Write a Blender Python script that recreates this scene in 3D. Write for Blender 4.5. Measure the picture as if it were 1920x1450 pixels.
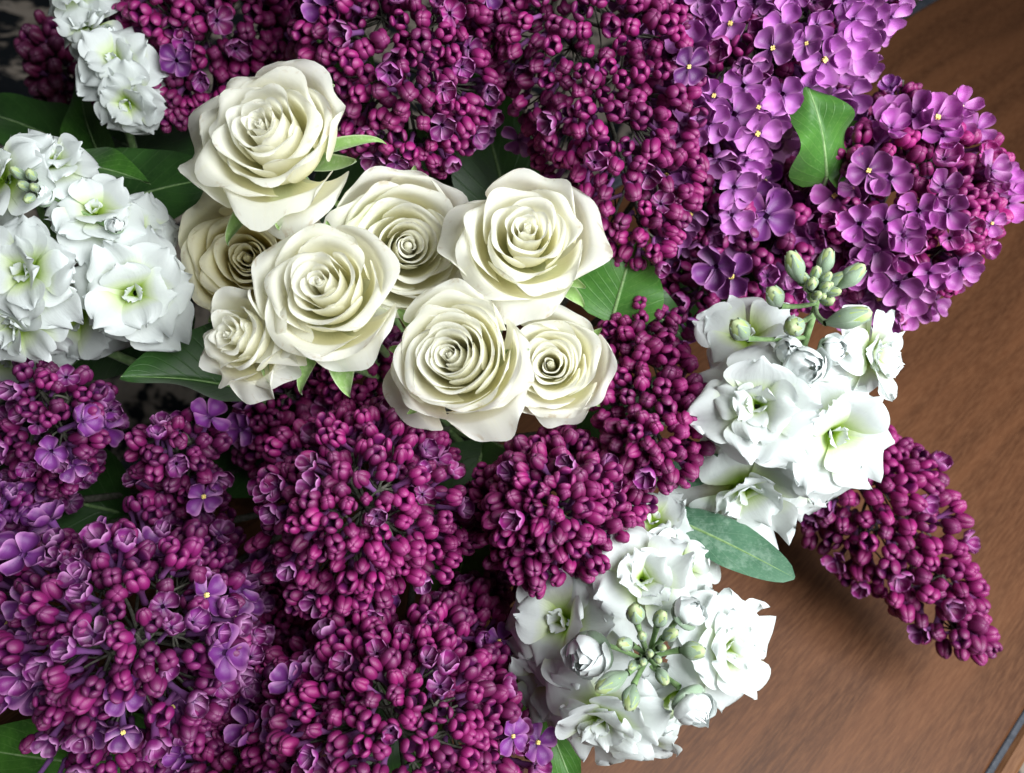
import bpy, math, random
import numpy as np
from mathutils import Vector, Matrix

for o in list(bpy.data.objects):
    bpy.data.objects.remove(o)
SC = bpy.context.scene
COL = SC.collection

# ------------------------------------------------------------------ camera
W0, H0, FPX = 1920.0, 1450.0, 1568.0          # the photograph's frame, focal length in its pixels
PITCH, UPANG, CAMH = math.radians(54.2), math.radians(75.0), 0.385
Zc = np.array([math.cos(PITCH)*math.cos(UPANG), math.cos(PITCH)*math.sin(UPANG), math.sin(PITCH)])
fw = np.array([0, 0, -1.0])
Yc = fw - fw.dot(Zc)*Zc; Yc /= np.linalg.norm(Yc)
Xc = np.cross(Yc, Zc)
ROT = np.array([Xc, Yc, Zc])                   # camera axes -> world axes
CAM = np.array([0, 0, CAMH])

def cdir(x, y, z):
    """a direction seen from the camera (right, up, towards the viewer) as a world unit vector"""
    v = ROT @ np.array([x, y, z], float)
    return v/np.linalg.norm(v)

def at(px, py, d):
    """the world point that lies d metres deep behind photo position px, py"""
    return CAM + ROT @ (np.array([(px-W0/2)/FPX, (H0/2-py)/FPX, -1.0])*d)

def on_plane(px, py, z=0.0):
    r = ROT @ np.array([(px-W0/2)/FPX, (H0/2-py)/FPX, -1.0])
    return CAM + r*((z-CAM[2])/r[2])

cam = bpy.data.cameras.new('camera')
camo = bpy.data.objects.new('camera', cam); COL.objects.link(camo)
M = Matrix([list(ROT[0])+[CAM[0]], list(ROT[1])+[CAM[1]], list(ROT[2])+[CAM[2]], [0, 0, 0, 1]])
camo.matrix_world = M
cam.sensor_width = 36.0; cam.lens = FPX*36.0/W0
cam.clip_start = 0.01; cam.clip_end = 60
cam.dof.use_dof = True; cam.dof.focus_distance = 0.285; cam.dof.aperture_fstop = 13.0
SC.camera = camo

# ------------------------------------------------------------------ light
wd = bpy.data.worlds.new('World'); SC.world = wd; wd.use_nodes = True
wd.node_tree.nodes['Background'].inputs[0].default_value = (0.80, 0.92, 1.0, 1)
wd.node_tree.nodes['Background'].inputs[1].default_value = 0.02

def area(name, direction, dist, size, power, color, target):
    l = bpy.data.lights.new(name, 'AREA'); l.shape = 'RECTANGLE'; l.size, l.size_y = size
    l.energy = power; l.color = color
    o = bpy.data.objects.new(name, l); COL.objects.link(o)
    p = Vector(target) + Vector(direction)*dist
    o.location = p
    o.rotation_euler = (-Vector(direction)).to_track_quat('-Z', 'Y').to_euler()
    return o
area('window_light', cdir(0.58, 0.10, 0.80), 0.70, (0.52, 0.64), 15.6, (0.95, 0.99, 1.0), at(1250, 680, 0.3))

SC.view_settings.view_transform = 'Standard'; SC.view_settings.look = 'None'
SC.view_settings.exposure = 0.08; SC.view_settings.gamma = 1.0
SC.view_settings.use_curve_mapping = False
SC.render.engine = 'CYCLES'
SC.cycles.max_bounces = 10; SC.cycles.diffuse_bounces = 7; SC.cycles.transmission_bounces = 4
SC.cycles.use_denoising = True

# ------------------------------------------------------------------ materials
class NT:
    def __init__(s, name):
        s.m = bpy.data.materials.new(name); s.m.use_nodes = True
        s.t = s.m.node_tree; s.n = s.t.nodes; s.n.clear()
        s.out = s.n.new('ShaderNodeOutputMaterial')
    def new(s, kind, **kw):
        nd = s.n.new(kind)
        for k, v in kw.items(): setattr(nd, k, v)
        return nd
    def put(s, sock, val):
        if hasattr(val, 'is_output'): s.t.links.new(val, sock)
        elif val is not None:
            if isinstance(val, (tuple, list)) and len(val) == 3 and sock.type == 'RGBA': val = (*val, 1)
            sock.default_value = val
    def math(s, op, a, b=None, c=None, clamp=False):
        nd = s.new('ShaderNodeMath', operation=op, use_clamp=clamp)
        for i, v in enumerate((a, b, c)):
            if v is not None: s.put(nd.inputs[i], v)
        return nd.outputs[0]
    def mix(s, f, a, b, mode='MIX'):
        nd = s.new('ShaderNodeMix', data_type='RGBA', blend_type=mode)
        s.put(nd.inputs[0], f); s.put(nd.inputs[6], a); s.put(nd.inputs[7], b)
        return nd.outputs[2]
    def ramp(s, f, stops):
        nd = s.new('ShaderNodeValToRGB'); cr = nd.color_ramp
        while len(cr.elements) < len(stops): cr.elements.new(0.5)
        for e, (p, c) in zip(cr.elements, stops):
            e.position = p; e.color = (*c, 1) if len(c) == 3 else c
        s.put(nd.inputs[0], f)
        return nd.outputs[0]
    def smooth(s, x, a, b):
        nd = s.new('ShaderNodeMapRange', interpolation_type='SMOOTHSTEP')
        s.put(nd.inputs[0], x); nd.inputs[1].default_value = a; nd.inputs[2].default_value = b
        return nd.outputs[0]
    def attr(s, name='c'):
        nd = s.new('ShaderNodeAttribute', attribute_name=name)
        sp = s.new('ShaderNodeSeparateColor'); s.t.links.new(nd.outputs['Color'], sp.inputs[0])
        return nd.outputs['Color'], sp.outputs[0], sp.outputs[1], sp.outputs[2]
    def comb(s, x, y, z):
        nd = s.new('ShaderNodeCombineXYZ')
        for i, v in enumerate((x, y, z)): s.put(nd.inputs[i], v)
        return nd.outputs[0]
    def noise(s, vec, scale, detail=3, rough=0.55, dist=0.0):
        nd = s.new('ShaderNodeTexNoise')
        s.put(nd.inputs['Vector'], vec); nd.inputs['Scale'].default_value = scale
        nd.inputs['Detail'].default_value = detail; nd.inputs['Roughness'].default_value = rough
        nd.inputs['Distortion'].default_value = dist
        return nd.outputs[0]
    def obj(s): return s.new('ShaderNodeTexCoord').outputs['Object']
    def gen(s): return s.new('ShaderNodeNewGeometry').outputs['Position']
    def bump(s, h, strength, dist):
        nd = s.new('ShaderNodeBump'); s.put(nd.inputs['Height'], h)
        nd.inputs['Strength'].default_value = strength; nd.inputs['Distance'].default_value = dist
        return nd.outputs[0]
    def finish(s, color, rough=0.5, spec=0.5, normal=None, transl=0.0, tcolor=None, sheen=0.0, coat=0.0):
        p = s.new('ShaderNodeBsdfPrincipled')
        s.put(p.inputs['Base Color'], color); s.put(p.inputs['Roughness'], rough)
        p.inputs['Specular IOR Level'].default_value = spec
        if sheen: p.inputs['Sheen Weight'].default_value = sheen
        if coat: p.inputs['Coat Weight'].default_value = coat; p.inputs['Coat Roughness'].default_value = 0.3
        if normal is not None: s.put(p.inputs['Normal'], normal)
        res = p.outputs[0]
        if transl:
            tr = s.new('ShaderNodeBsdfTranslucent'); s.put(tr.inputs[0], tcolor if tcolor is not None else color)
            if normal is not None: s.put(tr.inputs['Normal'], normal)
            mx = s.new('ShaderNodeMixShader'); mx.inputs[0].default_value = transl
            s.t.links.new(res, mx.inputs[1]); s.t.links.new(tr.outputs[0], mx.inputs[2]); res = mx.outputs[0]
        s.t.links.new(res, s.out.inputs[0])
        return s.m

def mat_lilac():
    s = NT('lilac_floret')
    c, tube, rim, inside = s.attr()
    oc = s.new('ShaderNodeObjectInfo')
    base = oc.outputs['Color']
    o = s.obj()
    n = s.noise(o, 420.0, 3, 0.6)
    col = s.mix(s.math('MULTIPLY', s.smooth(n, 0.35, 0.75), 0.22), base, s.mix(0.5, base, (0.30, 0.09, 0.36)))
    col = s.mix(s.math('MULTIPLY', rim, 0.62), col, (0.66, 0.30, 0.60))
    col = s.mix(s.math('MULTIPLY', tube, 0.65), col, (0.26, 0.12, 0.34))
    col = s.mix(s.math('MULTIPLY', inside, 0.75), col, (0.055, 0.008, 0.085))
    nb = s.bump(n, 0.25, 0.0004)
    return s.finish(col, 0.42, 0.5, nb, 0.10)

def mat_rose(name, white, cream, deep):
    s = NT(name)
    c, v, u, t = s.attr()
    col = s.ramp(v, [(0.0, (0.42, 0.46, 0.12)), (0.35, deep), (0.70, cream), (0.95, white)])
    vec = s.comb(s.math('MULTIPLY', u, 26.0), s.math('MULTIPLY', v, 2.2), s.math('MULTIPLY', t, 57.0))
    n = s.noise(vec, 1.0, 3, 0.6)
    col = s.mix(s.math('MULTIPLY', s.smooth(n, 0.5, 0.8), 0.22), col, deep)
    n2 = s.noise(s.comb(s.math('MULTIPLY', u, 9.0), s.math('MULTIPLY', v, 5.0), s.math('MULTIPLY', t, 91.0)), 1.0, 4, 0.65)
    edge = s.math('MULTIPLY', s.smooth(v, 0.86, 1.0), s.smooth(n2, 0.54, 0.68))
    col = s.mix(s.math('MULTIPLY', edge, 0.55), col, (0.52, 0.36, 0.17))
    nb = s.bump(n, 0.14, 0.0006)
    return s.finish(col, 0.5, 0.25, nb, 0.62, s.mix(0.15, col, cream))

def mat_stock(name='stock_petal', transl=0.40):
    s = NT(name)
    c, v, u, t = s.attr()
    col = s.ramp(v, [(0.0, (0.24, 0.42, 0.02)), (0.20, (0.45, 0.60, 0.12)), (0.40, (0.70, 0.77, 0.54)), (0.60, (0.74, 0.775, 0.76)), (1.0, (0.755, 0.79, 0.79))])
    vec = s.comb(s.math('MULTIPLY', u, 20.0), s.math('MULTIPLY', v, 2.5), s.math('MULTIPLY', t, 57.0))
    n = s.noise(vec, 1.0, 3, 0.6)
    n2 = s.noise(s.comb(s.math('MULTIPLY', u, 4.0), s.math('MULTIPLY', v, 4.0), s.math('MULTIPLY', t, 31.0)), 1.0, 2)
    h = s.math('ADD', n, s.math('MULTIPLY', n2, 1.5))
    nb = s.bump(h, 0.13, 0.0010)
    return s.finish(col, 0.55, 0.25, nb, transl)

def mat_leaf(name, dark, light, vein, rough=0.42, transl=0.18, veins=9.0, wax=0.0):
    s = NT(name)
    c, v, u, t = s.attr()                      # v along the blade, u = 0.5 on the midrib
    o = s.obj()
    n = s.noise(o, 60.0, 4, 0.6)
    col = s.mix(s.smooth(n, 0.3, 0.72), dark, light)
    a = s.math('ABSOLUTE', s.math('SUBTRACT', u, 0.5))
    ph = s.math('SUBTRACT', s.math('MULTIPLY', v, veins), s.math('MULTIPLY', s.math('POWER', a, 0.8), veins*0.75))
    fr = s.math('ABSOLUTE', s.math('SUBTRACT', s.math('FRACT', ph), 0.5))
    ribs = s.math('SUBTRACT', 1.0, s.smooth(fr, 0.0, 0.09))
    mid = s.math('SUBTRACT', 1.0, s.smooth(a, 0.0, 0.03))
    lines = s.math('MAXIMUM', s.math('MULTIPLY', ribs, 0.5), mid)
    fine = s.noise(o, 900.0, 2, 0.5)
    col = s.mix(s.math('MULTIPLY', lines, 0.5), col, vein)
    col = s.mix(s.math('MULTIPLY', s.smooth(fine, 0.5, 0.75), 0.25), col, vein)
    if wax:
        col = s.mix(s.math('MULTIPLY', s.smooth(s.noise(o, 140.0, 4, 0.7), 0.45, 0.7), wax), col, (0.42, 0.55, 0.45))
    hgt = s.math('ADD', s.math('MULTIPLY', lines, -0.6), s.math('MULTIPLY', n, 0.6))
    nb = s.bump(hgt, 0.35, 0.0008)
    return s.finish(col, rough, 0.4, nb, transl, s.mix(0.6, col, (0.18, 0.42, 0.03)), sheen=0.1)

def mat_plain(name, a, b, scale, rough=0.6, spec=0.3, transl=0.0, sheen=0.0, bump=0.2, bd=0.0004):
    s = NT(name); o = s.obj()
    n = s.noise(o, scale, 4, 0.6)
    return s.finish(s.mix(s.smooth(n, 0.3, 0.7), a, b), rough, spec, s.bump(n, bump, bd), transl, sheen=sheen)

def mat_sepal(name, base, tip, edge):
    s = NT(name)
    c, v, u, t = s.attr()
    n = s.noise(s.obj(), 500.0, 3, 0.6)
    col = s.mix(v, base, tip)
    a = s.math('ABSOLUTE', s.math('SUBTRACT', u, 0.5))
    col = s.mix(s.math('MULTIPLY', s.smooth(a, 0.38, 0.5), 0.7), col, edge)
    col = s.mix(s.math('MULTIPLY', s.smooth(n, 0.45, 0.75), 0.35), col, edge)
    return s.finish(col, 0.6, 0.25, s.bump(n, 0.3, 0.0004), 0.15, sheen=0.3)

def mat_wood(name, c1, c2, c3, along):
    s = NT(name)
    mp = s.new('ShaderNodeMapping'); s.t.links.new(s.gen(), mp.inputs[0])
    mp.inputs['Rotation'].default_value = (0, 0, -along)
    g = mp.outputs[0]
    st = s.new('ShaderNodeVectorMath', operation='MULTIPLY'); s.t.links.new(g, st.inputs[0]); st.inputs[1].default_value = (0.6, 7.0, 7.0)
    fine = s.new('ShaderNodeVectorMath', operation='MULTIPLY'); s.t.links.new(g, fine.inputs[0]); fine.inputs[1].default_value = (0.45, 4.2, 4.2)
    broad = s.noise(st.outputs[0], 7.0, 4, 0.6, 0.4)
    mott = s.noise(fine.outputs[0], 190.0, 5, 0.66, 0.2)
    pf = s.new('ShaderNodeVectorMath', operation='MULTIPLY'); s.t.links.new(g, pf.inputs[0]); pf.inputs[1].default_value = (0.5, 9.0, 9.0)
    pore = s.noise(pf.outputs[0], 150.0, 4, 0.7)
    col = s.mix(s.smooth(broad, 0.32, 0.68), c1, c2)
    col = s.mix(s.math('MULTIPLY', s.smooth(mott, 0.34, 0.72), 0.5), col, c3)
    col = s.mix(s.math('MULTIPLY', s.smooth(pore, 0.52, 0.74), 0.26), col, (c1[0]*0.45, c1[1]*0.42, c1[2]*0.4))
    h = s.math('ADD', mott, s.math('MULTIPLY', pore, 0.7))
    return s.finish(col, s.math('ADD', 0.42, s.math('MULTIPLY', mott, 0.2)), 0.22, s.bump(h, 0.15, 0.0004))

def mat_rug():
    s = NT('rug'); p = s.gen()
    n1 = s.noise(p, 9.0, 3, 0.55, 1.6)
    n2 = s.noise(p, 22.0, 3, 0.6, 0.8)
    f = s.math('ADD', n1, s.math('MULTIPLY', s.math('SUBTRACT', n2, 0.5), 0.5))
    col = s.ramp(f, [(0.0, (0.012, 0.016, 0.022)), (0.47, (0.020, 0.024, 0.030)), (0.52, (0.58, 0.48, 0.40)), (0.62, (0.72, 0.61, 0.52)), (0.68, (0.03, 0.035, 0.04))])
    w = s.noise(p, 900.0, 2, 0.6)
    col = s.mix(s.math('MULTIPLY', w, 0.4), col, (0.02, 0.02, 0.02))
    return s.finish(col, 0.95, 0.1, s.bump(w, 0.6, 0.002))

M_LILAC = mat_lilac()
M_ROSE = mat_rose('rose_petal', (0.965, 0.96, 0.90), (0.96, 0.945, 0.82), (0.94, 0.91, 0.64))
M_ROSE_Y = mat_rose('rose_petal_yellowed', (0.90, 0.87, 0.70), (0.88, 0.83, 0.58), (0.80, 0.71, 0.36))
M_ROSE_G = mat_rose('rose_guard_petal', (0.90, 0.91, 0.78), (0.80, 0.84, 0.58), (0.50, 0.62, 0.22))
M_STOCK = mat_stock()
M_STOCK_H = mat_stock('stock_young_petal', 0.12)
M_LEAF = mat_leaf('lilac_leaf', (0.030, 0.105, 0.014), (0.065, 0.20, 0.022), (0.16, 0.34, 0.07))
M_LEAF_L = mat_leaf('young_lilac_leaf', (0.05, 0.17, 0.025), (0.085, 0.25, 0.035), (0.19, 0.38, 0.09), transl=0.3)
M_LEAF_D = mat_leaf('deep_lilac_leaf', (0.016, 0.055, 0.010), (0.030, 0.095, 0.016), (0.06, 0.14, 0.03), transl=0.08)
M_SLEAF = mat_leaf('stock_leaf', (0.036, 0.11, 0.06), (0.07, 0.17, 0.10), (0.20, 0.32, 0.21), 0.55, 0.1, 7.0, wax=0.32)
M_ANTHER = mat_plain('anther', (0.85, 0.62, 0.12), (0.95, 0.80, 0.35), 3000.0, 0.7)
M_STALK = mat_plain('lilac_stalk', (0.045, 0.050, 0.032), (0.12, 0.11, 0.095), 700.0, 0.8, 0.2)
M_GREEN = mat_plain('green_stem', (0.12, 0.22, 0.07), (0.24, 0.36, 0.15), 400.0, 0.6, 0.3, sheen=0.2)
M_SEPAL = mat_sepal('rose_sepal', (0.16, 0.30, 0.07), (0.24, 0.38, 0.12), (0.52, 0.60, 0.38))
M_BUDSEP = mat_sepal('stock_bud_sepal', (0.19, 0.28, 0.17), (0.30, 0.40, 0.28), (0.55, 0.63, 0.53))
M_INLAY = mat_plain('inlay_strip', (0.030, 0.035, 0.045), (0.06, 0.065, 0.08), 300.0, 0.4)

# ------------------------------------------------------------------ mesh helpers
def mesh_from(name, V, F, mat, A=None, smooth=True):
    me = bpy.data.meshes.new(name)
    me.from_pydata([tuple(map(float, v)) for v in V], [], F)
    if A is not None:
        ca = me.color_attributes.new('c', 'FLOAT_COLOR', 'POINT')
        a = np.ones((len(V), 4), np.float32); a[:, :A.shape[1]] = A
        ca.data.foreach_set('color', a.ravel())
    me.materials.append(mat)
    if smooth: me.polygons.foreach_set('use_smooth', [True]*len(me.polygons))
    me.update()
    return me

def grid_faces(nv, nu, off=0, wrap=False):
    F = []
    for j in range(nv-1):
        for i in range(nu if wrap else nu-1):
            i2 = (i+1) % nu
            F.append((off+j*nu+i, off+j*nu+i2, off+(j+1)*nu+i2, off+(j+1)*nu+i))
    return F

class Acc:
    """collects several grids into one mesh"""
    def __init__(s): s.V, s.F, s.A, s.n = [], [], [], 0
    def grid(s, X, A, wrap=False):
        nv, nu = X.shape[:2]
        s.V.append(X.reshape(-1, 3)); s.A.append(A.reshape(-1, A.shape[-1])); s.F += grid_faces(nv, nu, s.n, wrap); s.n += nv*nu
    def build(s, name, mat): return mesh_from(name, np.concatenate(s.V), s.F, mat, np.concatenate(s.A))

def tube(points, radii, sides=6):
    P = np.array(points, float); n = len(P)
    T = np.gradient(P, axis=0); T /= np.linalg.norm(T, axis=1)[:, None]+1e-12
    ref = np.array([0.31, 0.22, 0.92]); X = np.zeros((n, sides, 3))
    for k in range(n):
        a = np.cross(T[k], ref); a /= np.linalg.norm(a)+1e-12; b = np.cross(T[k], a)
        for i in range(sides):
            th = 2*math.pi*i/sides
            X[k, i] = P[k] + radii[k]*(math.cos(th)*a + math.sin(th)*b)
    A = np.zeros((n, sides, 3)); A[..., 0] = np.linspace(0, 1, n)[:, None]; A[..., 1] = 0.5
    return X, A

def bez(p0, p1, p2, n):
    t = np.linspace(0, 1, n)[:, None]
    return (1-t)**2*np.array(p0) + 2*t*(1-t)*np.array(p1) + t*t*np.array(p2)

def link(name, data, parent=None, mat=None):
    o = bpy.data.objects.new(name, data); COL.objects.link(o)
    if parent is not None: o.parent = parent
    if mat is not None: o.matrix_basis = mat
    return o

def thing(name, loc, label, cat, group=None):
    o = link(name, None); o.location = Vector(loc); o.empty_display_size = 0.01
    o['label'] = label; o['category'] = cat
    if group: o['group'] = group
    return o

def frame(z, roll=0.0):
    z = np.array(z, float); z /= np.linalg.norm(z)
    ref = np.array([0, 0, 1.0]) if abs(z[2]) < 0.95 else np.array([1.0, 0, 0])
    x = np.cross(ref, z); x /= np.linalg.norm(x); y = np.cross(z, x)
    c, s_ = math.cos(roll), math.sin(roll)
    return np.stack([c*x+s_*y, -s_*x+c*y, z], 1)       # columns

def mat4(R, p, s=1.0):
    m = Matrix.Identity(4)
    for i in range(3):
        for j in range(3): m[i][j] = R[i, j]*(s if np.isscalar(s) else s[j])
        m[i][3] = p[i]
    return m

def place_in(parent_loc, R, p, s=1.0):
    return mat4(R, np.array(p)-np.array(parent_loc), s)

BIND = at(840, 800, 0.40)                       # where the stems gather under the flowers
BIND[2] = max(BIND[2], 0.012)

# ------------------------------------------------------------------ the surface and what lies behind it
FA, FB = on_plane(1600, 78), on_plane(1735, 0)          # far edge of the table
NA, NB = on_plane(1910, 1450), on_plane(1942, 1400)     # its near edge
tdir = (FB-FA); tdir /= np.linalg.norm(tdir)
tperp = np.array([-tdir[1], tdir[0], 0])
mid_near = (NA+NB)/2
width = float((FA-mid_near).dot(tperp))
if width < 0: tperp = -tperp; width = -width
ang = math.atan2(tdir[1], tdir[0])
print('table width', width)
M_WOOD = mat_wood('table_wood', (0.056, 0.021, 0.009), (0.108, 0.042, 0.018), (0.175, 0.078, 0.036), ang)
M_WOODR = mat_wood('table_rim_wood', (0.10, 0.042, 0.018), (0.16, 0.072, 0.032), (0.24, 0.12, 0.06), ang)
tab = thing('wooden_table', mid_near + tperp*width/2 + np.array([0, 0, -0.03]), 'brown polished wooden table top under the bouquet', 'table')
def bar(name, p0, p1, w0, w1, z0, z1, mat, bev=0.0015):
    """a bevelled bar from p0 to p1 along the table, from w0 to w1 across it"""
    sec = [(w0, z0), (w1, z0), (w1, z1-bev), (w1-bev, z1), (w0+bev, z1), (w0, z1-bev)]
    V = [mid_near + tdir*p + tperp*w + np.array([0, 0, z]) - np.array(tab.location) for p in (p0, p1) for w, z in sec]
    F = [(i, (i+1) % 6, 6+(i+1) % 6, 6+i) for i in range(6)] + [tuple(range(5, -1, -1)), tuple(range(6, 12))]
    link(name, mesh_from(name, V, F, mat, smooth=False), tab)
L0, L1 = -0.75, 0.75
bar('tabletop', L0, L1, 0.0115, width-0.006, -0.03, 0.0, M_WOOD)
bar('inlay_strip', L0, L1, 0.0085, 0.0115, -0.03, -0.0006, M_INLAY, 0.0005)
bar('table_rim', L0, L1, 0.0, 0.0085, -0.03, 0.0004, M_WOODR, 0.002)
bar('table_moulding', L0, L1, width-0.006, width+0.004, -0.03, -0.001, M_INLAY, 0.002)

rugz = -0.42
V, F = [], []
NR = 24
for j in range(NR+1):
    for i in range(NR+1):
        V.append(((i/NR-0.5)*9, (j/NR-0.5)*9+2.2, rugz + 0.004*math.sin(i*1.7)*math.cos(j*2.1)))
rug = link('floor', mesh_from('floor', V, grid_faces(NR+1, NR+1), mat_rug())); rug['kind'] = 'structure'

# ------------------------------------------------------------------ lilac florets (shared meshes, head radius = 1)
def tube_part(acc, r0=0.26, r1=0.42, z0=-3.4, z1=-0.75, sides=8):
    zs = [z0-0.35, z0, z0+0.5, (z0+z1)/2, z1]; rs = [0.16, 0.34, r0*1.02, r0, r1]
    X = np.zeros((5, sides, 3)); A = np.zeros((5, sides, 3))
    for k in range(5):
        th = np.arange(sides)*2*math.pi/sides
        X[k, :, 0] = rs[k]*np.cos(th); X[k, :, 1] = rs[k]*np.sin(th); X[k, :, 2] = zs[k]
        A[k, :, 0] = (0.6, 0.8, 1, 1, 0.5)[k]; A[k, :, 2] = (0.9, 0.7, 0, 0, 0)[k]
    acc.grid(X, A, True)

def bud_mesh(name, opening, rng):
    """closed or just opening bud: four fat lobes set round the mouth of a slender tube"""
    acc = Acc(); tube_part(acc, z1=-0.55, r1=0.55)
    nt, nr = 9, 8
    off = 0.44+0.26*opening; hgt = 0.94-0.12*opening
    for k in range(4):
        az = k*math.pi/2 + rng.uniform(-0.10, 0.10)
        wt = (0.55+0.05*opening)*rng.uniform(0.92, 1.08); wr = (0.52-0.06*opening)*rng.uniform(0.92, 1.06); hh = hgt*rng.uniform(0.9, 1.08)
        lean_in = 0.16-0.22*opening + rng.uniform(-0.06, 0.06)
        X = np.zeros((nr, nt, 3)); A = np.zeros((nr, nt, 3))
        for j in range(nr):
            la = math.pi*(-0.5+j/(nr-1)); zz = math.sin(la); cr = math.cos(la)**0.85 if 0 < j < nr-1 else 0.0
            for i in range(nt):
                lo = 2*math.pi*i/nt
                x = off + wr*cr*math.cos(lo) - lean_in*zz - 0.10*(zz+1)**2*0.25
                y = wt*cr*math.sin(lo)
                x += 0.10*(1-abs(math.sin(lo)))*0
                if math.cos(lo) < 0 and opening > 0.3: x += 0.20*opening*cr*abs(math.cos(lo))      # hollow inner face
                X[j, i] = (x, y, 0.12 + hh*zz)
                inn = max(0.0, -math.cos(lo))*cr
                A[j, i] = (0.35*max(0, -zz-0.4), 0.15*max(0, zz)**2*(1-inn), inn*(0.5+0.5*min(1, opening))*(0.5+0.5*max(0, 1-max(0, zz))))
        R = np.array([[math.cos(az), -math.sin(az), 0], [math.sin(az), math.cos(az), 0], [0, 0, 1]])
        acc.grid(X @ R.T, A, True)
    return acc.build(name, M_LILAC)

def flower_mesh(name, elev, cup, rng, L=1.92, Wd=1.08):
    """open floret: four spoon shaped petals round a dark throat"""
    acc = Acc(); tube_part(acc, z1=-0.05)
    nv, nu = 9, 7
    for k in range(4):
        az = k*math.pi/2 + rng.uniform(-0.20, 0.20); el = elev + rng.uniform(-0.26, 0.26)
        ll = L*rng.uniform(0.9, 1.08); ww = Wd*rng.uniform(0.9, 1.08); tw = rng.uniform(-0.25, 0.25); hood = rng.uniform(0.6, 1.3)
        X = np.zeros((nv, nu, 3)); A = np.zeros((nv, nu, 3))
        for j in range(nv):
            v = 1-(1-j/(nv-1))**1.7
            w = ww*(0.28 + 0.72*math.sin(min(1, v*1.30)*math.pi/2)**1.2)*((max(0.0, 1-((v-0.58)/0.425)**2))**0.42 if v > 0.58 else 1)
            w = max(w, 0.10)
            for i in range(nu):
                u = i/(nu-1)*2-1
                x = 0.22 + ll*v*(1-0.05*u*u); y = u*w
                z = cup*(0.58*(abs(u)**2.2)*w + 0.40*hood*max(0, v-0.62)**1.5*2.2 - 0.22*math.sin(v*math.pi)) + tw*u*w*v
                # tilt by the opening angle
                X[j, i] = (x*math.cos(el) - z*math.sin(el), y, x*math.sin(el)*1.0 + z*math.cos(el) - 0.05)
                A[j, i] = (0, max(abs(u)**7, max(0, (v-0.86)/0.14))**1.3, max(0, 1-v*3.6))
        R = np.array([[math.cos(az), -math.sin(az), 0], [math.sin(az), math.cos(az), 0], [0, 0, 1]])
        acc.grid(X @ R.T, A)
    return acc.build(name, M_LILAC)

rg = random.Random(5)
BUD = [bud_mesh('bud', 0.0, rg) for _ in range(3)]
OPEN = [bud_mesh('opening_bud', k, rg) for k in (0.35, 0.6, 0.85, 1.1)]
CUP = [flower_mesh('half_open_floret', e, c, rg, 1.55, 0.85) for e, c in ((0.75, 1.5), (0.6, 1.4), (0.48, 1.3))]
FLW = [flower_mesh('floret', e, c, rg) for e, c in ((0.12, 1.3), (0.32, 1.3), (0.0, 1.1), (0.50, 1.3), (-0.10, 1.2), (0.22, 1.5), (0.40, 1.2))]
def anther_mesh():
    V = []; F = []
    for k in range(4):
        a = k*math.pi/2; b = len(V); cx, cy = 0.13*math.cos(a), 0.13*math.sin(a)
        for (x, y, z) in ((-.1, -.1, 0), (.1, -.1, 0), (.1, .1, 0), (-.1, .1, 0), (-.08, -.08, .22), (.08, -.08, .26), (.08, .08, .2), (-.08, .08, .24)):
            V.append((cx+x, cy+y, z+0.02))
        F += [(b, b+1, b+5, b+4), (b+1, b+2, b+6, b+5), (b+2, b+3, b+7, b+6), (b+3, b, b+4, b+7), (b+4, b+5, b+6, b+7)]
    return mesh_from('anther', V, F, M_ANTHER, smooth=False)
ANTHER = anther_mesh()

C_MAG = (0.245, 0.008, 0.108); C_WINE = (0.155, 0.006, 0.055); C_VIO = (0.23, 0.045, 0.27); C_PUR = (0.155, 0.022, 0.19); C_LAV = (0.40, 0.085, 0.35)

def lerp(a, b, t): return tuple(x+(y-x)*t for x, y in zip(a, b))

def vnoise(rng, k=7):
    D = np.array([[rng.gauss(0, 1) for _ in range(3)] for _ in range(k)]); ph = np.array([rng.uniform(0, 6.28) for _ in range(k)])
    return lambda p: float(np.sin(D @ p*1.0 + ph).mean())

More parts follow.
